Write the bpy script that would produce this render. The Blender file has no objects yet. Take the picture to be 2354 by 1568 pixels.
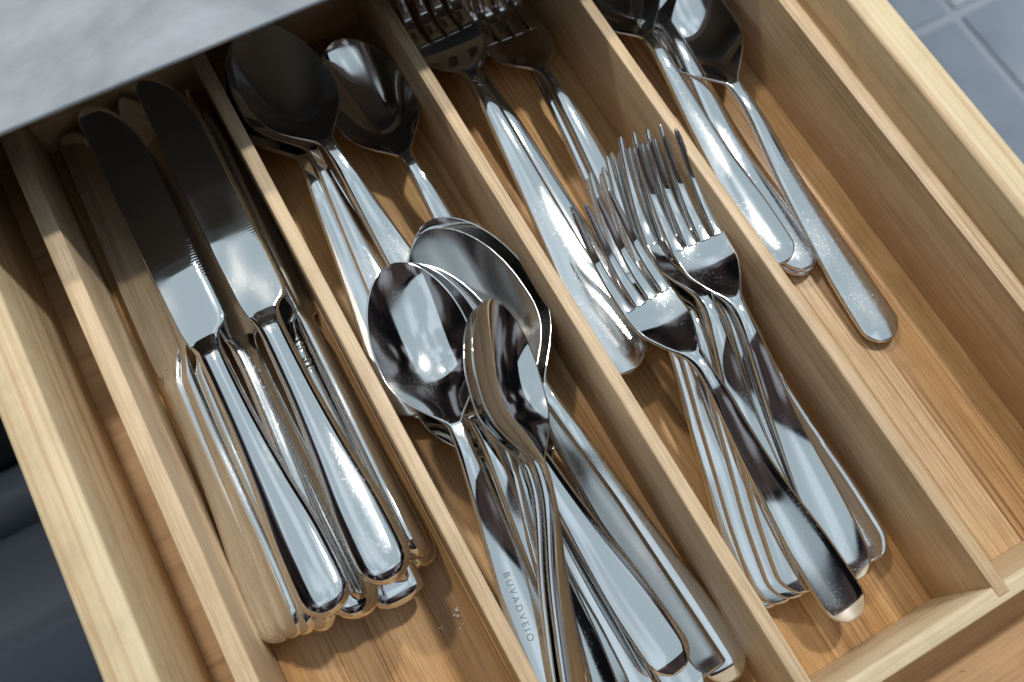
import bpy, bmesh, math, random
import numpy as np
from mathutils import Matrix, Vector

random.seed(7)
U = 0.045                       # one layout unit (the tray's inner height) in metres
IW, IH = 2354.0, 1568.0         # frame the layout was measured in
sc = bpy.context.scene
col = sc.collection

# ------------------------------------------------------------------ camera
FPX = 2160.87
def _rot(rx, ry, rz):
    return Matrix.Rotation(rz, 3, 'Z') @ Matrix.Rotation(ry, 3, 'Y') @ Matrix.Rotation(rx, 3, 'X')
CR = _rot(0.3507, -0.0303, -0.5087)
CC = Vector((1.5095, 1.25, 8.0918))
cam_d = bpy.data.cameras.new('camera')
cam = bpy.data.objects.new('camera', cam_d)
col.objects.link(cam)
cam_d.sensor_fit = 'HORIZONTAL'
cam_d.sensor_width = 36.0
cam_d.lens = FPX / IW * 36.0
cam_d.clip_start = 0.01
cam_d.clip_end = 50
cam.matrix_world = Matrix.Translation(CC * U) @ CR.to_4x4()
cam_d.dof.use_dof = True
cam_d.dof.focus_distance = 7.75 * U
cam_d.dof.aperture_fstop = 9.0
sc.camera = cam

# ------------------------------------------------------------------ world, lamps, exposure
w = bpy.data.worlds.new('World')
sc.world = w
w.use_nodes = True
bg = w.node_tree.nodes['Background']
# dim room around: soft, dark, slightly varied tones
_wt = w.node_tree
_tc = _wt.nodes.new('ShaderNodeTexCoord')
_nz = _wt.nodes.new('ShaderNodeTexNoise')
_nz.inputs['Scale'].default_value = 3.4
_nz.inputs['Detail'].default_value = 1.5
_cr = _wt.nodes.new('ShaderNodeValToRGB')
_el = _cr.color_ramp.elements
_el[0].position = 0.40; _el[0].color = (0.006, 0.006, 0.008, 1)
_el[1].position = 0.64; _el[1].color = (0.30, 0.33, 0.37, 1)
_e = _el.new(0.54); _e.color = (0.040, 0.028, 0.026, 1)
_wt.links.new(_tc.outputs['Generated'], _nz.inputs['Vector'])
_wt.links.new(_nz.outputs['Fac'], _cr.inputs['Fac'])
_wt.links.new(_cr.outputs['Color'], bg.inputs['Color'])
bg.inputs['Strength'].default_value = 0.75

def area(name, loc, target, size, power, color, size_y=None, shape=None, spread=None):
    d = bpy.data.lights.new(name, 'AREA')
    d.energy = power
    d.color = color
    d.size = size
    if size_y:
        d.shape = 'RECTANGLE'; d.size_y = size_y
    if shape:
        d.shape = shape
    if spread:
        d.spread = spread
    o = bpy.data.objects.new(name, d)
    col.objects.link(o)
    o.location = Vector(loc)
    o.rotation_euler = (Vector(target) - Vector(loc)).to_track_quat('-Z', 'Y').to_euler()
    return o

CT = Vector((3.4, 3.6, 0)) * U
# pale ceiling that bounces the room's light
area('ceiling_or_fill', (0.25, 0.52, 1.75), (0.25, 0.52, 0), 2.6, 11.5, (0.72, 0.90, 1.0), size_y=2.46)
area('ceiling_or_fill', (0.25, -1.42, 1.75), (0.25, -1.42, 0), 2.6, 0.40, (1.0, 0.74, 0.70), size_y=1.3)  # added dim reddish panel, there only for the steel to mirror
# recessed downlights, then an added fill spot
WARM = (1.0, 0.90, 0.75)
area('downlight_or_fill', (0.74, 0.60, 1.70), CT, 0.10, 18.5, (1.0, 0.965, 0.91), shape='DISK')
area('downlight_or_fill', (-0.08, 1.32, 1.70), CT, 0.10, 14.0, WARM, shape='DISK')
area('downlight_or_fill', (1.55, 0.35, 1.75), (1.45, 0.40, -0.7), 0.10, 4.6, (1.0, 0.97, 0.92), shape='DISK', spread=math.radians(58))  # added spot that only brightens the floor tiles

vs = sc.view_settings
vs.view_transform = 'Standard'
vs.look = 'None'
vs.exposure = 0.0
vs.gamma = 1.0
vs.use_curve_mapping = False
sc.render.engine = 'CYCLES'
sc.cycles.use_denoising = True
sc.cycles.max_bounces = 7
sc.cycles.glossy_bounces = 6
sc.cycles.sample_clamp_indirect = 6.0
sc.cycles.blur_glossy = 0.3
sc.cycles.use_light_tree = False

def at(px, py, z):
    """the point of the place at height z (units) seen at a measured position"""
    v = CR @ Vector(((px - IW / 2) / FPX, -(py - IH / 2) / FPX, -1.0))
    t = (z - CC.z) / v.z
    return CC + v * t

# ------------------------------------------------------------------ node helpers
class NT:
    def __init__(s, name):
        s.m = bpy.data.materials.new(name)
        s.m.use_nodes = True
        s.t = s.m.node_tree
        s.b = s.t.nodes['Principled BSDF']
    def n(s, typ, **kw):
        nd = s.t.nodes.new(typ)
        for k, v in kw.items():
            setattr(nd, k, v)
        return nd
    def l(s, a, b):
        s.t.links.new(a, b)
    def coords(s, scale, rnd=True, kind='Object'):
        tc = s.n('ShaderNodeTexCoord')
        mp = s.n('ShaderNodeMapping')
        mp.inputs['Scale'].default_value = scale
        s.l(tc.outputs[kind], mp.inputs['Vector'])
        if rnd:
            oi = s.n('ShaderNodeObjectInfo')
            mu = s.n('ShaderNodeMath', operation='MULTIPLY')
            mu.inputs[1].default_value = 37.0
            s.l(oi.outputs['Random'], mu.inputs[0])
            cb = s.n('ShaderNodeCombineXYZ')
            for i in range(3):
                s.l(mu.outputs[0], cb.inputs[i])
            s.l(cb.outputs[0], mp.inputs['Location'])
        return mp.outputs[0]
    def noise(s, vec, scale=1.0, detail=2, rough=0.55, dist=0.0):
        nd = s.n('ShaderNodeTexNoise')
        nd.inputs['Scale'].default_value = scale
        nd.inputs['Detail'].default_value = detail
        nd.inputs['Roughness'].default_value = rough
        nd.inputs['Distortion'].default_value = dist
        s.l(vec, nd.inputs['Vector'])
        return nd.outputs['Fac']
    def ramp(s, fac, stops):
        nd = s.n('ShaderNodeValToRGB')
        e = nd.color_ramp.elements
        while len(e) < len(stops):
            e.new(0.5)
        for i, (p, c) in enumerate(stops):
            e[i].position = p
            e[i].color = c if len(c) == 4 else (*c, 1)
        s.l(fac, nd.inputs['Fac'])
        return nd.outputs['Color']
    def mix(s, fac, a, b, blend='MIX'):
        nd = s.n('ShaderNodeMix', data_type='RGBA', blend_type=blend)
        for sock, v in ((nd.inputs[0], fac), (nd.inputs[6], a), (nd.inputs[7], b)):
            if isinstance(v, (int, float)):
                sock.default_value = v
            elif isinstance(v, tuple):
                sock.default_value = v if len(v) == 4 else (*v, 1)
            else:
                s.l(v, sock)
        return nd.outputs[2]
    def math(s, op, a, b=None, c=None):
        nd = s.n('ShaderNodeMath', operation=op)
        for i, v in enumerate((a, b, c)):
            if v is None:
                continue
            if isinstance(v, (int, float)):
                nd.inputs[i].default_value = v
            else:
                s.l(v, nd.inputs[i])
        return nd.outputs[0]
    def bump(s, h, strength=0.3, dist=0.0005):
        nd = s.n('ShaderNodeBump')
        nd.inputs['Strength'].default_value = strength
        nd.inputs['Distance'].default_value = dist
        s.l(h, nd.inputs['Height'])
        s.l(nd.outputs[0], s.b.inputs['Normal'])
    def set(s, **kw):
        for k, v in kw.items():
            k = k.replace('_', ' ')
            if isinstance(v, (int, float, tuple)):
                s.b.inputs[k].default_value = v if not (isinstance(v, tuple) and len(v) == 3) else (*v, 1)
            else:
                s.l(v, s.b.inputs[k])

def wood(name, light, mid, dark, axis='y', streak=0.5, streak_scale=1.0, rough=0.42, vary=0.12, knots=False, fibre=0.5):
    m = NT(name)
    def sc3(a, b, c):                     # a across, b along the grain, c third
        return (a, b, c) if axis == 'y' else ((b, a, c) if axis == 'x' else (a, c, b))
    broad = m.noise(m.coords(sc3(70, 2.0, 70)), 1.0, 2, 0.5)
    base = m.ramp(broad, [(0.3, mid), (0.62, light)])
    fine = m.noise(m.coords(sc3(1600, 42, 1600)), 1.0, 1, 0.6)
    fcol = m.ramp(fine, [(0.35, (0.62, 0.55, 0.47)), (0.6, (1.05, 1.03, 1.0))])
    base = m.mix(fibre, base, fcol, 'MULTIPLY')
    st = m.noise(m.coords(sc3(420 * streak_scale, 5, 420 * streak_scale)), 1.0, 1, 0.5)
    sm = m.ramp(st, [(0.52, (0, 0, 0)), (0.66, (1, 1, 1))])
    gate = m.noise(m.coords(sc3(38, 3, 38)), 1.0, 0, 0.5)
    gm = m.ramp(gate, [(0.36, (0.12, 0.12, 0.12)), (0.62, (1, 1, 1))])
    k = m.math('MULTIPLY', sm, gm)
    k = m.math('MULTIPLY', k, streak)
    colr = m.mix(k, base, dark)
    if knots:
        kn = m.noise(m.coords(sc3(28, 9, 28)), 1.0, 1, 0.4)
        km = m.ramp(kn, [(0.70, (0, 0, 0)), (0.76, (1, 1, 1))])
        dots = m.noise(m.coords(sc3(700, 150, 700)), 1.0, 2, 0.5)
        dm = m.ramp(dots, [(0.52, (0, 0, 0)), (0.60, (1, 1, 1))])
        colr = m.mix(m.math('MULTIPLY', m.math('MULTIPLY', km, dm), 0.75), colr, dark)
    wear = m.noise(m.coords((46, 46, 46)), 1.0, 4, 0.65)
    colr = m.mix(0.6, colr, m.ramp(wear, [(0.30, (0.80, 0.77, 0.74)), (0.52, (1.0, 1.0, 1.0)), (0.72, (1.06, 1.06, 1.06))]), 'MULTIPLY')
    oi = m.n('ShaderNodeObjectInfo')
    hv = m.n('ShaderNodeHueSaturation')
    m.l(colr, hv.inputs['Color'])
    m.l(m.math('ADD', m.math('MULTIPLY', oi.outputs['Random'], 2 * vary), 1.0 - vary), hv.inputs['Value'])
    m.set(Base_Color=hv.outputs[0], Roughness=m.math('ADD', m.math('MULTIPLY', fine, 0.22), rough - 0.1))
    m.b.inputs['Specular IOR Level'].default_value = 0.35
    m.bump(m.math('SUBTRACT', fine, m.math('MULTIPLY', sm, 0.5)), 0.25, 0.00025)
    return m.m

M = {}
M['bamboo'] = wood('bamboo_pale', (0.76, 0.595, 0.405), (0.65, 0.475, 0.30), (0.34, 0.20, 0.10), streak=0.42, streak_scale=1.9, knots=True, vary=0.05, fibre=0.45)
M['bamboo_x'] = wood('bamboo_pale_cross', (0.78, 0.67, 0.49), (0.69, 0.56, 0.375), (0.40, 0.26, 0.12), axis='x', streak=0.35, streak_scale=1.2, knots=True, vary=0.04, fibre=0.35)
M['board_sheen'] = wood('bamboo_floor_sheen', (0.64, 0.465, 0.285), (0.55, 0.37, 0.205), (0.20, 0.085, 0.036), streak=0.65, streak_scale=3.4, vary=0.06, rough=0.34, fibre=0.55)  # last-compartment strips: lamp sheen put into a paler board colour
M['board'] = wood('bamboo_floor', (0.57, 0.36, 0.175), (0.45, 0.255, 0.105), (0.17, 0.065, 0.028), streak=0.72, streak_scale=3.6, vary=0.13, rough=0.36, fibre=0.55)
M['pine'] = wood('pine', (0.80, 0.675, 0.46), (0.72, 0.575, 0.365), (0.42, 0.19, 0.06), streak=0.42, streak_scale=0.7, vary=0.03, rough=0.45, fibre=0.22, knots=True)
M['maple'] = wood('maple_board', (0.66, 0.435, 0.24), (0.58, 0.365, 0.19), (0.30, 0.13, 0.05), axis='x', streak=0.45, streak_scale=0.5, vary=0.02, rough=0.5, fibre=0.25)

def steel(name, base=(0.80, 0.80, 0.80), r0=0.045, scratch=0.5, brushed=False, wear=0.2):
    m = NT(name)
    m.set(Metallic=1.0, Base_Color=base)
    v1 = m.coords((5200, 480, 5200))
    sc1 = m.noise(v1, 1.0, 1, 0.6)
    s1 = m.ramp(sc1, [(0.68, (0, 0, 0)), (0.74, (1, 1, 1))])
    v2 = m.coords((900, 4200, 2000))
    sc2 = m.noise(v2, 1.0, 1, 0.6)
    s2 = m.ramp(sc2, [(0.69, (0, 0, 0)), (0.74, (1, 1, 1))])
    patch = m.noise(m.coords((60, 22, 60)), 1.0, 1, 0.55)
    pm = m.ramp(patch, [(0.46, (0, 0, 0)), (0.70, (1, 1, 1))])
    s = m.math('MULTIPLY', m.math('MAXIMUM', s1, s2), m.math('ADD', m.math('MULTIPLY', pm, 0.95), 0.05))
    rough = m.math('ADD', m.math('MULTIPLY', s, scratch), m.math('ADD', m.math('MULTIPLY', pm, 0.13), r0))
    if brushed:
        br = m.noise(m.coords((2600, 18, 2600)), 1.0, 3, 0.6)
        rough = m.math('ADD', rough, m.math('MULTIPLY', br, 0.16))
        m.b.inputs['Anisotropic'].default_value = 0.6
        h = m.math('ADD', br, m.math('MULTIPLY', s, 0.6))
        m.bump(h, 0.10, 0.00006)
    else:
        m.bump(s, wear, 0.00003)
    m.set(Roughness=rough)
    return m.m

M['steel'] = steel('polished_steel')
M['blade'] = steel('mirror_blade_steel', r0=0.018, scratch=0.12, wear=0.02)
M['bowl'] = steel('polished_bowl_steel', r0=0.03, scratch=0.2, wear=0.05)
M['brushed'] = steel('brushed_steel', base=(0.50, 0.49, 0.48), r0=0.07, scratch=0.3, brushed=True)
M['darksteel'] = steel('dull_dark_steel', base=(0.62, 0.61, 0.60), r0=0.06, scratch=0.3)

# ------------------------------------------------------------------ mesh helpers
def link(name, me, parent=None, mat=None):
    o = bpy.data.objects.new(name, me)
    col.objects.link(o)
    if mat:
        me.materials.clear(); me.materials.append(mat)
    if parent:
        o.parent = parent
    return o

def empty(name, loc=(0, 0, 0)):
    o = bpy.data.objects.new(name, None)
    o.empty_display_size = 0.01
    col.objects.link(o)
    o.location = loc
    return o

def tag(o, label=None, cat=None, group=None, kind=None):
    if label: o['label'] = label
    if cat: o['category'] = cat
    if group: o['group'] = group
    if kind: o['kind'] = kind
    return o

def box_mesh(name, x0, x1, y0, y1, z0, z1, bevel=0.0, seg=2):
    """box from layout units"""
    bm = bmesh.new()
    vs_ = [bm.verts.new((x * U, y * U, z * U)) for x in (x0, x1) for y in (y0, y1) for z in (z0, z1)]
    for f in ((0, 1, 3, 2), (4, 6, 7, 5), (0, 4, 5, 1), (2, 3, 7, 6), (0, 2, 6, 4), (1, 5, 7, 3)):
        bm.faces.new([vs_[i] for i in f])
    bmesh.ops.recalc_face_normals(bm, faces=bm.faces)
    if bevel:
        bmesh.ops.bevel(bm, geom=bm.edges[:], offset=bevel * U, segments=seg, profile=0.5, affect='EDGES')
    me = bpy.data.meshes.new(name)
    bm.to_mesh(me); bm.free()
    if bevel:
        for p in me.polygons:
            p.use_smooth = True
        try:
            me.set_sharp_from_angle(angle=math.radians(50))
        except Exception:
            pass
    return me

def board(name, dims, mat, parent, bevel=0.012):
    return link(name, box_mesh(name, *dims, bevel=bevel), parent, mat)

# ------------------------------------------------------------------ setting
# drawer
drawer = tag(empty('drawer'), 'open pine drawer with a maple bottom that holds the bamboo cutlery tray', 'drawer')
XL0, XL1, XR0, XR1, ZD = -0.74, -0.40, 7.23, 7.57, 1.2
board('side_panel', (XL0, XL1, -1.6, 9.4, -0.75, ZD), M['pine'], drawer, 0.035)
board('side_panel', (XR0, XR1, -1.6, 9.4, -0.75, ZD), M['pine'], drawer, 0.035)
board('bottom_panel', (XL1 + 0.003, XR0 - 0.003, -1.6, 9.4, -0.42, -0.152), M['maple'], drawer, 0)
board('front_panel', (XL0 - 0.5, XR1 + 0.5, -2.05, -1.603, -1.0, 1.55), M['pine'], drawer, 0.03)
board('back_panel', (XL1 + 0.003, XR0 - 0.003, 9.0, 9.35, -0.149, 1.1), M['pine'], drawer, 0.02)

# tray
XA0, XA1, XB0, XB1, XC0, XC1, XD0, XD1, XE0, XE1 = 0.0, 0.153, 1.758, 1.878, 3.471, 3.584, 5.153, 5.260, 6.812, 6.965
YO, YB = -0.135, 7.55
tray = tag(empty('cutlery_tray'), 'pale bamboo cutlery tray with four long compartments standing in the drawer', 'tray')
board('side_wall', (XA0, XA1, YO + 0.002, YB + 0.14, -0.148, 1.0), M['bamboo'], tray)
board('side_wall', (XE0, XE1, YO + 0.002, YB + 0.14, -0.148, 1.0), M['bamboo'], tray)
board('front_wall', (XA1 + 0.001, XE0 - 0.001, YO, 0.0, -0.148, 0.992), M['bamboo_x'], tray)
board('back_wall', (XA1 + 0.001, XE0 - 0.001, YB, YB + 0.142, -0.148, 0.992), M['bamboo_x'], tray)
for a, b in ((XB0, XB1), (XC0, XC1), (XD0, XD1)):
    board('divider', (a, b, -0.085, YB + 0.06, 0.001, 1.004), M['bamboo'], tray)
# floor strips, glued edge to edge
x = XA1 + 0.001
edges = []
while x < XE0 - 0.05:
    wdt = random.uniform(0.30, 0.62)
    x2 = min(x + wdt, XE0 - 0.001)
    if XE0 - x2 < 0.2:
        x2 = XE0 - 0.001
    edges.append((x, x2)); x = x2
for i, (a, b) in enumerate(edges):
    board('floor_strip', (a + 0.0006, b - 0.0006, 0.0, YB, -0.146, -0.003 * (i % 2)), M['board_sheen'] if 5.1 < (a + b) / 2 < 6.2 else M['board'], tray, 0.004)

# worktop
cm = NT('mottled_stone')
n1 = cm.noise(cm.coords((9, 13, 9), rnd=False), 1.0, 5, 0.6, 0.8)
n2 = cm.noise(cm.coords((120, 120, 120), rnd=False), 1.0, 3, 0.6)
c1 = cm.ramp(n1, [(0.30, (0.19, 0.225, 0.27)), (0.48, (0.33, 0.375, 0.435)), (0.68, (0.52, 0.575, 0.66))])
cm.b.inputs['Specular IOR Level'].default_value = 0.25
cm.set(Base_Color=cm.mix(0.18, c1, cm.ramp(n2, [(0.3, (0.06, 0.075, 0.10)), (0.7, (0.24, 0.28, 0.35))])), Roughness=0.5)
def slab():
    # worktop with a rounded nose, swept along x
    prof = []
    y0, z0, z1 = 6.25, 2.05, 2.10
    r = (z1 - z0) / 2
    for k in range(13):
        a = -math.pi / 2 - math.pi * k / 12
        prof.append((y0 + r + r * math.cos(a), (z0 + z1) / 2 + r * math.sin(a)))
    prof += [(26, z1), (26, z0)]
    bm = bmesh.new()
    A = [bm.verts.new((-14 * U, y * U, z * U)) for y, z in prof]
    B = [bm.verts.new((24 * U, y * U, z * U)) for y, z in prof]
    n = len(prof)
    for i in range(n):
        bm.faces.new((A[i], A[(i + 1) % n], B[(i + 1) % n], B[i]))
    bm.faces.new(A[::-1]); bm.faces.new(B)
    bmesh.ops.recalc_face_normals(bm, faces=bm.faces)
    me = bpy.data.meshes.new('worktop'); bm.to_mesh(me); bm.free()
    for p in me.polygons: p.use_smooth = True
    me.set_sharp_from_angle(angle=math.radians(40))
    return me
um = NT('pale_underside'); um.set(Base_Color=(0.15, 0.145, 0.14), Roughness=0.6)
worktop = tag(link('worktop', slab(), None, cm.m), 'mottled grey stone worktop overhanging the back of the drawer', 'worktop')
board('underside_panel', (-13.9, 23.9, 6.36, 25.9, 1.97, 2.047), um.m, worktop, 0.01)

# tiled floor far below, right of the drawer
fm = NT('grout'); fm.set(Base_Color=(0.40, 0.475, 0.57), Roughness=0.7)
ZF = -16.0
fl = link('floor', box_mesh('floor', -60, 80, -60, 60, ZF - 1.0, ZF), None, fm.m)
tag(fl, kind='structure')
tm = NT('slate_blue_tile')
tn = tm.noise(tm.coords((14, 14, 14)), 1.0, 4, 0.6)
tm.set(Base_Color=tm.ramp(tn, [(0.3, (0.29, 0.36, 0.47)), (0.7, (0.36, 0.44, 0.55))]), Roughness=0.4)
TS, GW = 6.6, 0.32
gx, gy = 24.15, 11.5          # the joint crossing seen beside the drawer
tile_me = box_mesh('tile', GW / 2, TS - GW / 2, GW / 2, TS - GW / 2, 0.0, 0.10, bevel=0.05)
tile_me.materials.append(tm.m)
for i in range(-7, 4):
    for j in range(-5, 4):
        o = bpy.data.objects.new('tile', tile_me)
        col.objects.link(o)
        o.parent = fl
        o.location = ((gx + i * TS) * U, (gy + j * TS) * U, (ZF + 0.002) * U)

# dark grey appliance whose rounded door edge shows below the drawer's left side
ap = tag(empty('appliance'), 'dark grey appliance with a rounded door edge low on the left below the drawer', 'appliance')
am = NT('dark_grey_enamel'); am.set(Base_Color=(0.42, 0.46, 0.52), Roughness=0.38)
bm_ = NT('black_plastic'); bm_.set(Base_Color=(0.012, 0.012, 0.013), Roughness=0.5)
board('body', (-16, -1.2, 7.3, 20, -15.9, -3.4), bm_.m, ap, 0.1)
board('door', (-16, -1.3, 4.9, 6.6, -15.5, -6.2), am.m, ap, 0.35)
board('door_rim', (-16, -1.4, 6.78, 7.28, -14, -5.7), am.m, ap, 0.12)

# ------------------------------------------------------------------ cutlery: lofted sections
def spline(pts):
    xs = np.array([p[0] for p in pts], float); ys = np.array([p[1] for p in pts], float)
    n = len(xs); h = np.diff(xs)
    # monotone (PCHIP) slopes
    d = np.diff(ys) / h
    mm = np.zeros(n)
    for i in range(1, n - 1):
        if d[i - 1] * d[i] > 0:
            w1 = 2 * h[i] + h[i - 1]; w2 = h[i] + 2 * h[i - 1]
            mm[i] = (w1 + w2) / (w1 / d[i - 1] + w2 / d[i])
    mm[0] = d[0]; mm[-1] = d[-1]
    def f(x):
        x = min(max(x, xs[0]), xs[-1])
        i = min(max(int(np.searchsorted(xs, x)) - 1, 0), n - 2)
        t = (x - xs[i]) / h[i]
        return ((1 + 2 * t) * (1 - t) ** 2 * ys[i] + t * (1 - t) ** 2 * h[i] * mm[i]
                + t * t * (3 - 2 * t) * ys[i + 1] + t * t * (t - 1) * h[i] * mm[i + 1])
    return f

def cubic(pts):
    """natural cubic spline"""
    xs = np.array([p[0] for p in pts], float); ys = np.array([p[1] for p in pts], float)
    n = len(xs); h = np.diff(xs)
    A = np.eye(n); b = np.zeros(n)
    for i in range(1, n - 1):
        A[i, i - 1] = h[i - 1]; A[i, i] = 2 * (h[i - 1] + h[i]); A[i, i + 1] = h[i]
        b[i] = 6 * ((ys[i + 1] - ys[i]) / h[i] - (ys[i] - ys[i - 1]) / h[i - 1])
    k = np.linalg.solve(A, b)
    def f(x):
        x = min(max(x, xs[0]), xs[-1])
        i = min(max(int(np.searchsorted(xs, x)) - 1, 0), n - 2)
        a = xs[i + 1] - x; c = x - xs[i]
        return (k[i] * a ** 3 + k[i + 1] * c ** 3) / (6 * h[i]) + (ys[i] / h[i] - k[i] * h[i] / 6) * a + (ys[i + 1] / h[i] - k[i + 1] * h[i] / 6) * c
    return f

NARC = 4
def flat_ring(hw, t, top, xc=0.0, zc=0.0, nflat=16, inner=()):
    """closed section: flat strip with round edges; top(u) adds height over the width, u in -1..1"""
    r = min(t / 2, hw * 0.98)
    k = hw - r
    pts = []
    us = [-1, -0.985] + [-0.985 + 1.97 * (i + 1) / nflat for i in range(nflat - 1)] + [0.985, 1]
    us = sorted(set(us) | set(inner))
    for u in us:
        pts.append((u * k, t / 2))
    for i in range(1, NARC):
        a = math.pi / 2 - math.pi * i / NARC
        pts.append((k + r * math.cos(a), (t / 2) * math.sin(a)))
    for u in reversed(us):
        pts.append((u * k, -t / 2))
    for i in range(1, NARC):
        a = -math.pi / 2 - math.pi * i / NARC
        pts.append((-k + r * math.cos(a), (t / 2) * math.sin(a)))
    out = []
    for x_, z_ in pts:
        u = max(-1, min(1, x_ / hw)) if hw > 1e-6 else 0
        out.append((x_ + xc, z_ + zc + top(u, z_ > 0)))
    return out

def super_ring(hw, ht, ex, xc=0.0, zc=0.0, n=36):
    out = []
    for i in range(n):
        a = 2 * math.pi * i / n
        c, s_ = math.cos(a), math.sin(a)
        out.append((xc + hw * math.copysign(abs(c) ** (2 / ex), c), zc + ht * math.copysign(abs(s_) ** (2 / ex), -s_)))
    return out

def loft(rings, ys, cuts, names):
    """rings: list of sections (mm); cut into parts at station indices. Returns [(name, mesh)]"""
    n = len(rings[0]); ns = len(rings)
    V = [(x_ * 1e-3, y_ * 1e-3, z_ * 1e-3) for ring, y_ in zip(rings, ys) for x_, z_ in ring]
    def faces(a, b, cap0, cap1):
        F = []
        for s_ in range(a, b):
            for i in range(n):
                j = (i + 1) % n
                F.append((s_ * n + i, s_ * n + j, (s_ + 1) * n + j, (s_ + 1) * n + i))
        if cap0: F.append(tuple(a * n + i for i in range(n))[::-1])
        if cap1: F.append(tuple(b * n + i for i in range(n)))
        return F
    full = bpy.data.meshes.new('t')
    full.from_pydata(V, [], faces(0, ns - 1, True, True))
    bmx = bmesh.new(); bmx.from_mesh(full)
    flip = bmx.calc_volume(signed=True) < 0
    if flip:
        bmesh.ops.reverse_faces(bmx, faces=bmx.faces)
    bmx.to_mesh(full); bmx.free()
    for p in full.polygons: p.use_smooth = True
    full.update()
    nor = [v.normal.copy() for v in full.vertices]
    out = []
    b_ = [0] + list(cuts) + [ns - 1]
    for k, nm in enumerate(names):
        a, b = b_[k], b_[k + 1]
        F = faces(a, b, k == 0, k == len(names) - 1)
        if flip: F = [f[::-1] for f in F]
        me = bpy.data.meshes.new(nm)
        base = a * n
        me.from_pydata(V[a * n:(b + 1) * n], [], [tuple(i - base for i in f) for f in F])
        for p in me.polygons: p.use_smooth = True
        me.update()
        me.normals_split_custom_set_from_vertices([tuple(x_) for x_ in nor[a * n:(b + 1) * n]])
        out.append((nm, me))
    bpy.data.meshes.remove(full)
    return out

def ystations(L, segs, r0, r1, n0=9, n1=9):
    """dense towards both ends"""
    a = sorted([r0 * (1 - math.cos(math.pi / 2 * i / n0)) for i in range(n0)] + [0.25, 0.7, 1.3])
    c = [L - r1 * (1 - math.cos(math.pi / 2 * i / n1)) for i in range(n1)][::-1]
    mid = list(np.linspace(r0, L - r1, segs + 1))
    ys = a + mid + c[0:]
    ys[0] = 0.02; ys[-1] = L - 0.02
    out = []
    for y_ in ys:
        if not out or y_ - out[-1] > 0.03: out.append(y_)
    return out

def proto(name, parts, L, ze, zt):
    """hidden-free prototype: returns dict used by put()"""
    return dict(name=name, parts=parts, L=L, ze=ze, zt=zt)

def round_end(y, r):
    return math.sqrt(max(0.0, 1 - ((r - y) / r) ** 2)) if y < r else 1.0

# ---- spoon
def spoon(name, L=188.0, bl=70.0, bw=20.0, hwid=9.4, depth=8.8, mat='steel', bowlmat='bowl', endr=9.0, neck=3.4, border=False, square=False, thick=2.3, rise=13.0):
    yb = L - bl
    if square:
        hwf = spline([(0, hwid), (1, hwid), (L * 0.32, hwid * 0.98), (yb - 20, hwid * 0.62), (yb - 12, neck * 1.1), (yb, neck), (L, neck)])
    else:
        hwf = spline([(0, hwid * 0.94), (12, hwid), (26, hwid * 0.98), (L * 0.30, hwid * 0.74), (yb - 22, neck * 1.25), (yb - 6, neck), (yb + 4, neck), (L, neck)])
    tf = spline([(0, thick * 0.85), (20, thick), (yb - 25, thick * 1.25), (yb - 6, thick * 1.5), (yb + 8, thick * 0.95), (yb + 20, 1.5), (L, 1.3)])
    zf = cubic([(0, 3.2), (L * 0.2, 4.2), (L * 0.42, 3.2 + (rise - 3.2) * 0.52), (yb - 10, rise), (yb + 8, rise - 1.4), (yb + 24, rise - 3.8), (L - bl * 0.35, rise - 4.6), (L, rise - 4.2)])
    def bowl(y):
        t = (y - yb) / bl
        if t <= 0: return 0.0
        if t < 0.5:
            q = t / 0.5
            return neck + (bw - neck) * (1 - (1 - q ** 1.42) ** 3.5)
        return bw * math.sqrt(max(0, 1 - ((t - 0.5) / 0.5) ** 2)) ** 1.03
    ys = ystations(L, 74, endr, bl * 0.16, 10, 14)
    ys = sorted(set(ys) | set(float(v) for v in np.linspace(yb - 4.05, yb + bl * 0.3, 22)))
    rings = []
    for y in ys:
        e = round_end(y, 1.2 if square else endr)
        h = hwf(y) * e
        b = bowl(y)
        t = (y - yb) / bl
        if t > 0:
            # smooth union of stem and bowl outline, ending round at the tip
            hw = b
        else:
            hw = h
        hw = max(hw, 0.12)
        tq = min(1.0, max(0.0, t)) ** 0.84
        dpt = depth * max(0.0, math.sin(math.pi * tq)) ** (1.35 if tq < 0.5 else 0.86)
        cr = 0.95 * (1 - max(0, min(1, (y - yb + 20) / 20))) * min(1.0, 0.25 + y / 8)
        def top(u, up, dpt=dpt, cr=cr, hw=hw):
            v = -dpt * (1 - u * u)
            if up:
                v += cr * (1 - u * u)
            if border and up and y_cur < yb - 30:
                v -= 0.45 if abs(u) < 0.74 else 0.0
            return v
        y_cur = y
        t_ = tf(y)
        t_ *= 0.12 + 0.88 * round_end(y, 1.15)
        if not square: t_ = min(t_, 2 * hw)
        rings.append(flat_ring(hw, t_, top, 0.0, zf(y), 18, (-0.76, -0.74, 0.74, 0.76) if border else ()))
    cut = min(range(len(ys)), key=lambda i: abs(ys[i] - (yb - 2)))
    pm = loft(rings, ys, [cut], ['handle', 'bowl'])
    pm = [(pm[0][0], pm[0][1], M[mat]), (pm[1][0], pm[1][1], M[bowlmat])]
    p_ = proto(name, pm, L, zf(0), zf(L)); p_['top'] = lambda y: zf(y) + tf(y) / 2 + 0.95
    return p_

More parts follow.
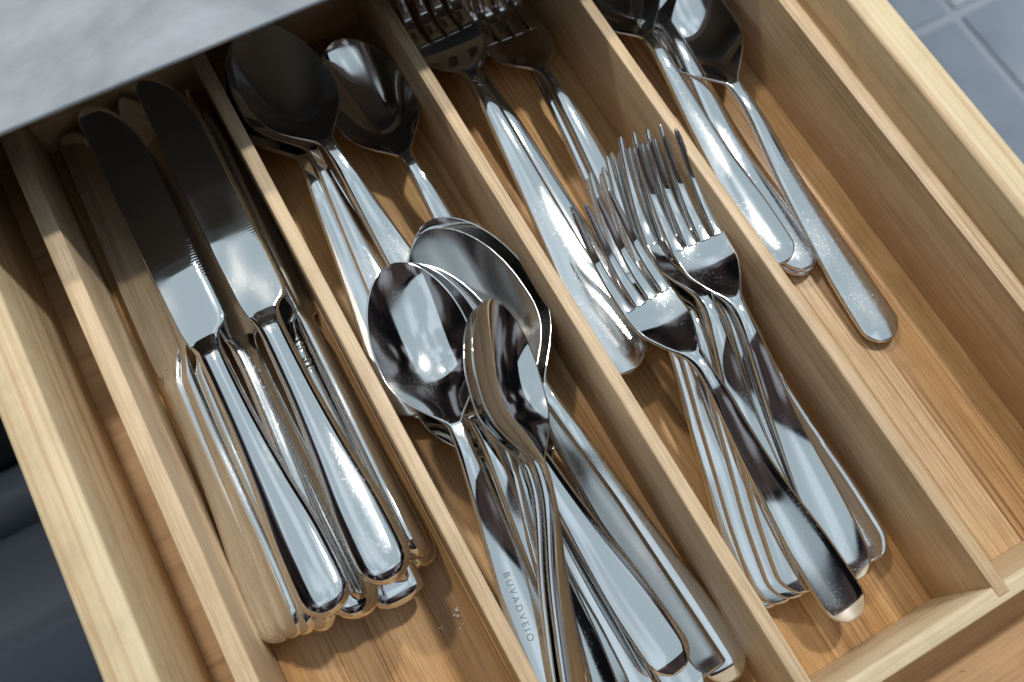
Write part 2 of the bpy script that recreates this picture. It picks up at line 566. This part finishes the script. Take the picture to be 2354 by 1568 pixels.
# ---- fork
def fork(name, L=182.0, hw_head=11.6, tine=43.0, hwid=8.9, border=False, mat='steel', endr=9.0, flare=1.0):
    yr = L - tine                    # slot roots
    yn = yr - 31                     # neck
    hwf = spline([(0, hwid * 0.95), (12, hwid), (26, hwid * 0.97), (L * 0.30, hwid * 0.72), (yn - 16, 4.0), (yn - 3, 3.3), (yn + 3, 3.7), (yn + 13, hw_head * 0.72), (yn + 21, hw_head * 0.97), (yr + 3, hw_head), (L, hw_head)])
    tf = spline([(0, 2.0), (20, 2.3), (yn - 16, 3.0), (yn - 2, 3.3), (yn + 12, 2.2), (yr, 2.0), (L, 1.5)])
    zf = cubic([(0, 3.0), (L * 0.2, 4.0), (L * 0.42, 9.0), (yn - 6, 15.0), (yn + 8, 12.8), (yn + 22, 7.0), (yr + 4, 4.2), (yr + 20, 5.2), (L - 8, 10.6), (L, 14.0)])
    ys = ystations(yr, 62, endr, 0.5, 10, 2)
    rings = []
    for y in ys:
        hw = hwf(y) * round_end(y, endr)
        hw = max(hw, 0.12)
        cr = 0.95 * (1 - max(0, min(1, (y - yn) / 10))) * min(1.0, 0.25 + y / 8)
        dish = 0.9 * max(0, min(1, (y - yn - 4) / 14))
        def top(u, up, cr=cr, dish=dish, y=y):
            v = -dish * (1 - u * u)
            if up: v += cr * (1 - u * u)
            if border and up and y < yn - 28:
                v -= 0.5 * (1 if abs(u) < 0.72 else 0)
            return v
        rings.append(flat_ring(hw, min(tf(y) * (0.12 + 0.88 * round_end(y, 1.15)), 2 * hw), top, 0.0, zf(y), 18, (-0.74, -0.72, 0.72, 0.74) if border else ()))
    cut = min(range(len(ys)), key=lambda i: abs(ys[i] - (yn + 1)))
    pm = loft(rings, ys, [cut], ['handle', 'head'])
    parts = [(pm[0][0], pm[0][1], M[mat]), (pm[1][0], pm[1][1], M[mat])]
    pitch = 2 * hw_head / 4
    for k in range(4):
        xc0 = (k - 1.5) * pitch
        ty = [yr - 0.6, yr, yr + 0.35, yr + 0.8, yr + 1.4, yr + 2.2] + list(np.linspace(yr + 4, L - 3.2, 15)) + [L - 2.2, L - 1.2, L - 0.5, L - 0.1, L - 0.02]
        rr = []
        for y in ty:
            q = max(0.0, min(1.0, (y - yr) / 2.2))
            wn = pitch * (0.435 - 0.235 * max(0, (y - yr) / tine))
            full = pitch / 2 * 0.998
            hw = full - (full - wn) * math.sqrt(max(0, 1 - (1 - q) ** 2))
            if y < yr: hw = full
            # outer tines keep the plate's outer edge
            side = -1 if k == 0 else (1 if k == 3 else 0)
            xc = xc0 * (1 - 0.05 * (y - yr) / tine)
            if side:
                xc += side * (full - hw) * 0.85 * max(0, 1 - (y - yr) / tine)
            e = L - y
            if e < 3.2: hw *= 0.18 + 0.82 * math.sqrt(max(0, 1 - ((3.2 - e) / 3.2) ** 2))
            u0 = xc / hw_head
            z = zf(y) - 0.9 * (1 - u0 * u0) * max(0, 1 - (y - yr) / 20)
            t_ = min(tf(y), 2 * hw)
            rr.append(flat_ring(hw, t_, lambda u, up: (0.18 * (1 - u * u) if up else 0) , xc, z, 6))
        tm_ = loft(rr, ty, [], ['tine'])
        parts.append((tm_[0][0], tm_[0][1], M[mat]))
    return proto(name, parts, L, zf(0), zf(L))

# ---- knife
def knife(name, L=243.0, hl=119.0, hwid=10.4, ht=5.0, rings_bolster=False, squared=False, bw=10.2, serr=True):
    if squared:
        hwf = spline([(0, hwid * 0.96), (6, hwid), (40, hwid * 0.92), (hl * 0.75, hwid * 0.74), (hl - 14, 6.6), (hl - 6, 6.8), (hl, 7.2)])
    else:
        hwf = spline([(0, hwid * 0.93), (13, hwid), (28, hwid * 0.96), (hl * 0.46, hwid * 0.72), (hl * 0.72, 5.6), (hl - 14, 5.2), (hl - 6, 5.4), (hl - 2, 5.9), (hl, 6.4)])
    tf = spline([(0, ht * 0.9), (10, ht), (hl * 0.4, ht * 0.86), (hl - 20, ht * 0.72), (hl - 9, ht * 0.68), (hl - 4, ht * 0.42), (hl, 1.05)])
    r0 = 4.0 if squared else 9.5
    ys = ystations(hl, 56, r0, 10, 12, 10)
    if rings_bolster:
        ys = sorted(set(ys) | set(np.linspace(hl - 24, hl - 8, 40)))
    rg = []
    for y in ys:
        e = round_end(y, r0)
        et = round_end(y, 5.5)
        hw, t = max(hwf(y) * e, 0.2), max(tf(y) * et, 0.15)
        if rings_bolster:
            for cy, amp in ((hl - 22, 0.5), (hl - 18.5, 0.8), (hl - 12.5, 0.6), (hl - 10.5, 0.6)):
                b = amp * math.exp(-((y - cy) / 0.75) ** 2)
                hw += b; t += b
        rg.append(super_ring(hw, t, 2.35 if not squared else 3.4, 0.0, 0.0, 44))
    cut = min(range(len(ys)), key=lambda i: abs(ys[i] - (hl - 12)))
    hm = loft(rg, ys, [cut], ['handle', 'bolster'])
    # blade: spine on -x, cutting edge on +x
    y0 = hl - 1.5
    bl = L - y0
    ty = [y0, y0 + 1.0, y0 + 2.5, y0 + 4.5, y0 + 7, y0 + 10, y0 + 14, y0 + 20]
    ty += list(np.arange(y0 + 24, L - 34, 0.38 if serr else 3.0))
    ty += list(np.linspace(L - 33, L - 8, 16)) + [L - 8 * (math.cos(math.pi / 2 * i / 12)) for i in range(1, 12)] + [L - 0.05]
    ty = sorted(set(round(v, 4) for v in ty))
    xr = spline([(y0, 6.2), (y0 + 1.5, 7.0), (y0 + 5, 11.6), (y0 + 9, 12.4), (L - 40, 12.6), (L, 12)])
    xl = spline([(y0, -6.2), (y0 + 2, -6.6), (y0 + 8, -7.4), (L - 30, -8.4), (L, -8.4)])
    rb = []
    for y in ty:
        R_, L_ = xr(y), xl(y)
        e = L - y
        if e < 34:
            R_ = -4.0 + (R_ + 4.0) * math.sqrt(max(0, 1 - ((34 - e) / 34) ** 2))
        if e < 8:
            L_ = -4.0 + (L_ + 4.0) * math.sqrt(max(0, 1 - ((8 - e) / 8) ** 2))
        if serr and y0 + 26 < y < L - 35:
            R_ += 0.11 * math.sin(2 * math.pi * y / 1.3)
        if R_ - L_ < 0.2:
            R_ = L_ + 0.2
        wv = R_ - L_
        th = 1.05 if y < y0 + 3 else 0.95
        rv = 1.9 if wv > 6 else wv * 0.3
        ring = [(L_, -th * 0.55), (L_, th * 0.55), (L_ + 0.35, th), (L_ + 0.8, th)]
        for q in (0.12, 0.25, 0.4, 0.55, 0.7):
            ring.append((L_ + 0.8 + (wv - 0.8 - rv) * q / 0.8, th * (1 - 0.18 * q)))
        ring += [(R_ - rv, th * 0.80), (R_ - rv * 0.9, th * 0.74), (R_ - 0.1, 0.16), (R_, 0.0)]
        ring += [(x_, -z_) for x_, z_ in ring[:1:-1]][1:]
        rb.append(ring)
    bmsh = loft(rb, ty, [], ['blade'])
    bmsh[0][1].set_sharp_from_angle(angle=math.radians(28)) if False else None
    parts = [(hm[0][0], hm[0][1], M['steel']), (hm[1][0], hm[1][1], M['steel']), (bmsh[0][0], bmsh[0][1], M['blade'])]
    return proto(name, parts, L, 0.0, 0.0)

INFO = []
def put(p, E, T, roll, label, cat, group, name=None, kwargs=None):
    """stand a piece of cutlery between two points: E handle end, T tip; each (px, py, height)"""
    a = at(*E) * U; b = at(*T) * U
    loc_dy, loc_dz = p['L'] * 1e-3, (p['zt'] - p['ze']) * 1e-3
    ll = math.hypot(loc_dy, loc_dz)
    d = b - a
    s_ = d.length / ll
    Y = d.normalized()
    X = Y.cross(Vector((0, 0, 1))).normalized()
    Z = X.cross(Y)
    al = math.atan2(loc_dz, loc_dy)
    # local y axis expressed in the (Y,Z) frame
    Yl = Y * math.cos(al) - Z * math.sin(al)
    Zl = Z * math.cos(al) + Y * math.sin(al)
    Rm = Matrix((X, Yl, Zl)).transposed()
    Rm = Matrix.Rotation(-math.radians(roll), 3, Y) @ Rm
    org = a - Rm @ Vector((0, 0, p['ze'] * 1e-3)) * s_
    o = empty(name or p['name'])
    o.matrix_world = Matrix.Translation(org) @ Rm.to_4x4() @ Matrix.Scale(s_, 4)
    tag(o, label, cat, group)
    for nm, me, mt in p['parts']:
        c = bpy.data.objects.new(nm, me)
        col.objects.link(c)
        if not me.materials:
            me.materials.append(mt)
        c.parent = o
    INFO.append((o.name, round(s_ * p['L'], 1), [round(v / U, 2) for v in a], [round(v / U, 2) for v in b]))
    return o

K = knife('table_knife')
KR = knife('table_knife', rings_bolster=True, squared=True, hwid=9.6, ht=4.6)
SP = spoon('spoon')
SV = spoon('serving_spoon', L=210, bl=82, bw=22.6, hwid=6.6, depth=10.5, mat='brushed', bowlmat='brushed', square=True, thick=3.4, rise=15)
SD = spoon('serving_spoon', L=210, bl=82, bw=22.6, hwid=9.2, depth=10.5, rise=15)
ST = spoon('spoon', L=215, bl=80, bw=22.5, hwid=9.4, depth=12.0, rise=15.0)
SB = spoon('spoon', depth=12.5, rise=15.5)
FK = fork('fork')
FD = fork('fork', L=207, hw_head=15.2, tine=32, hwid=10.4)
FB = fork('fork', border=True)

GK = 'table knives heaped in the first compartment'
GS = 'spoons in the second compartment'
GF = 'forks in the third compartment'
GT = 'spoons in the last compartment'

# ---- compartment 1: knives
kn = lambda p, E, T, roll, label: put(p, E, T, roll, label, 'knife', GK)
kn(K, (654, 1474, .28), (158, 300, .28), 36, 'table knife leaning against the left tray wall, its face mirroring the wood')
kn(K, (684, 1464, .36), (190, 288, .30), 58, 'table knife second from the left tray wall, only its bright rim showing')
kn(K, (712, 1458, .36), (222, 276, .30), 66, 'table knife third from the left tray wall, half under the left flat handle')
kn(K, (768, 1412, .76), (212, 240, .66), 6, 'table knife lying flat on top at left, broad scratched handle end')
kn(K, (752, 1450, .36), (262, 250, .30), 60, 'table knife under the left flat handle, rounded end peeking out below it')
kn(K, (838, 1418, .45), (306, 225, .36), -28, 'table knife between the two flat handles, its end turned towards the spoons')
kn(K, (906, 1338, .78), (345, 178, .74), -3, 'table knife lying flat on top at right, brightest handle')
kn(KR, (930, 1388, .34), (395, 215, .30), 12, 'table knife with ringed bolster and blunt square end under the right handle')
kn(K, (972, 1284, .38), (440, 216, .38), -80, 'table knife on edge beside the first divider, upper of two')
kn(K, (980, 1304, .22), (452, 218, .26), -60, 'table knife lowest against the first divider')

# ---- compartment 2: spoons
sp = lambda p, E, T, roll, label: put(p, E, T, roll, label, 'spoon', GS)
sp(SP, (985, 960, .16), (568, 78, .42), 0, 'spoon at the bottom of the stack beside the first divider near the worktop')
sp(SP, (960, 955, .24), (568, 70, .52), 1, 'second spoon from the bottom of the stack near the worktop')
sp(SP, (1010, 905, .30), (568, 62, .62), -2, 'third spoon from the bottom of the stack near the worktop')
sp(SB, (1090, 850, .38), (566, 56, 1.02), -1, 'top spoon of the stack half hidden by the worktop')
sp(SB, (1240, 870, .08), (770, 96, .52), 5, 'single spoon with its bowl alone beside the stack near the worktop')

sp(SP, (1385, 1780, .26), (985, 690, .40), 8, 'spoon lowest of the front spoons, dark bowl under the others')
sp(SD, (1694, 1562, .16), (983, 510, .58), 6, 'large mirror polished serving spoon against the second divider')
sp(SV, (1640, 1545, .28), (975, 534, .72), 6, 'large brushed steel serving spoon with a square ended handle')
sp(SP, (1565, 1545, .46), (925, 615, .76), -6, 'spoon under the big front bowl, handle dark beside the brushed handle')
sp(SP, (1420, 1640, .26), (915, 608, .80), -4, 'second spoon under the big front bowl')
front_spoon = sp(SP, (1304, 1665, .48), (902, 606, 1.10), -4, 'front spoon with the largest mirror bowl, stamped letters on its handle')
sp(SP, (1350, 1780, .48), (1112, 702, 1.06), -43, 'spoon on its side, back one of the nested pair')
sp(SP, (1374, 1780, .58), (1128, 688, 1.20), -45, 'spoon turned on its side in front of the big bowls, wood mirrored in its bowl')
sp(SP, (1600, 1610, .28), (1085, 800, .18), 6, 'spoon whose handle lies diagonally across the others')

sp(SP, (1485, 1625, .12), (1020, 720, .22), 4, 'spoon buried under the front heap, its handle flat on the floor in the middle')
sp(SP, (1400, 1660, .38), (1010, 650, .62), -14, 'spoon with a narrow handle just right of the nested sideways pair')

# letters stamped along the front spoon's handle
tc_ = bpy.data.curves.new('stamp', 'FONT')
tc_.body = 'BUVADVEIO'
tc_.size = 0.0037
tc_.space_character = 1.45
tc_.extrude = 0.00004
tc_.align_x = 'CENTER'; tc_.align_y = 'CENTER'
to_ = bpy.data.objects.new('t', tc_)
col.objects.link(to_)
stamp_me = bpy.data.meshes.new_from_object(to_.evaluated_get(bpy.context.evaluated_depsgraph_get()))
bpy.data.objects.remove(to_)
stm = NT('stamped_dark_steel'); stm.set(Base_Color=(0.32, 0.31, 0.30), Metallic=1.0, Roughness=0.35)
for v_ in stamp_me.vertices:
    tx, ty_, tz = v_.co
    yy = 0.046 - tx
    v_.co = (ty_ - 0.0018, yy, SP['top'](yy * 1e3) * 1e-3 - 0.00002 + tz)
stamp = link('stamped_letters', stamp_me, front_spoon, stm.m)

# ---- compartment 3: forks
fk = lambda p, E, T, roll, label: put(p, E, T, roll, label, 'fork', GF)
fk(FD, (1493, 806, .14), (955, -50, .34), 0, 'fork under the scratched wide handle at the back left')
fk(FD, (1452, 856, .36), (952, -67, .62), 6, 'fork with the wide scratched handle along the second divider')
fk(FD, (1600, 815, .12), (1090, -69, .30), 0, 'fork lowest of the back right pair')
fk(FD, (1640, 830, .20), (1109, -66, .44), -2, 'fork at the back right, tines beside the third divider')

fk(FK, (1770, 1398, .12), (1395, 395, .55), 10, 'fork lowest of the fanned front forks')
fk(FK, (1800, 1388, .20), (1400, 380, .64), 8, 'second fork of the fanned front forks')
fk(FK, (1832, 1375, .28), (1440, 345, .72), 5, 'third fork of the fanned front forks')
fk(FK, (1856, 1362, .36), (1472, 300, .92), 3, 'fourth fork of the fanned front forks')
fk(FK, (1888, 1352, .22), (1456, 345, .70), 4, 'fork half hidden between the fan of handles and the dark topmost handle')
fk(FK, (1938, 1348, .24), (1490, 322, .80), 3, 'fork under the dark topmost handle, its end just showing right of it')
fk(FB, (2016, 1288, .20), (1446, 330, .70), 2, 'fork with a raised border round its handle by the third divider')
fk(FK, (1972, 1335, .28), (1508, 314, 1.08), 6, 'fork with its tines highest beside the third divider')
fk(FK, (1968, 1424, .44), (1358, 460, 1.20), 0, 'fork lying on top of the front forks, handle mirroring dark purple')

# ---- compartment 4
s4 = lambda p, E, T, roll, label: put(p, E, T, roll, label, 'spoon', GT)
s4(ST, (1855, 630, .08), (1345, -190, .28), 0, 'lower spoon of the pair along the third divider')
s4(ST, (1858, 618, .18), (1352, -205, .40), 0, 'upper spoon of the pair along the third divider')
s4(ST, (1806, 604, .26), (1318, -165, .50), 6, 'spoon squeezed against the third divider')
s4(ST, (2045, 783, .10), (1480, -96, .52), 1, 'single spoon in the last compartment beside the empty floor')

# ---- small spills: sugar-like crumbs on the floor of the spoon compartment, a splinter by the tray
crm = NT('sugar_crumb'); crm.set(Base_Color=(0.78, 0.72, 0.66), Roughness=0.25)
def crumb_mesh(seed, r):
    rn = random.Random(seed)
    bm = bmesh.new()
    for k in range(5):
        mt = Matrix.Translation((rn.uniform(-r, r) * 1.6, rn.uniform(-r, r) * 1.6, r * 0.4)) @ Matrix.Rotation(rn.uniform(0, 3), 4, 'Z') @ Matrix.Diagonal((rn.uniform(.5, 1), rn.uniform(.5, 1), rn.uniform(.4, .8), 1))
        bmesh.ops.create_icosphere(bm, subdivisions=1, radius=r * rn.uniform(0.45, 0.9), matrix=mt)
    for v in bm.verts:
        v.co += Vector((rn.uniform(-1, 1), rn.uniform(-1, 1), rn.uniform(-1, 1))) * r * 0.12
        v.co.z = max(v.co.z, 0)
    me = bpy.data.meshes.new('crumb'); bm.to_mesh(me); bm.free()
    return me
for k, (px, py, r, lb) in enumerate(((1048, 1413, 0.0011, 'largest sugary crumb on the tray floor left of the first divider'),
                                     (1018, 1446, 0.0008, 'small sugary crumb left of the largest crumb on the tray floor'),
                                     (1064, 1442, 0.0006, 'smallest sugary crumb close to the first divider'))):
    o = link('crumb', crumb_mesh(k, r), None, crm.m)
    o.location = at(px, py, 0.0) * U
    tag(o, lb, 'crumb', 'crumbs on the tray floor')
spl = NT('splinter'); spl.set(Base_Color=(0.25, 0.15, 0.06), Roughness=0.6)
bm = bmesh.new()
prev = None
for k in range(9):
    a = k / 8
    c = Vector((0.0022 * a, 0.0012 * math.sin(a * 2.4), 0.0002))
    ring = [bm.verts.new(c + Vector((0, math.cos(t) * 0.00022 * (1.1 - a), math.sin(t) * 0.00022 * (1.1 - a)))) for t in [i * math.pi / 3 for i in range(6)]]
    if prev:
        for i in range(6): bm.faces.new((prev[i], prev[(i + 1) % 6], ring[(i + 1) % 6], ring[i]))
    prev = ring
me = bpy.data.meshes.new('splinter'); bm.to_mesh(me); bm.free()
o = link('splinter', me, None, spl.m)
o.location = at(2206, 1546, -0.152) * U
o.rotation_euler.z = -0.9
tag(o, 'tiny curled brown splinter on the drawer bottom in front of the tray', 'splinter')
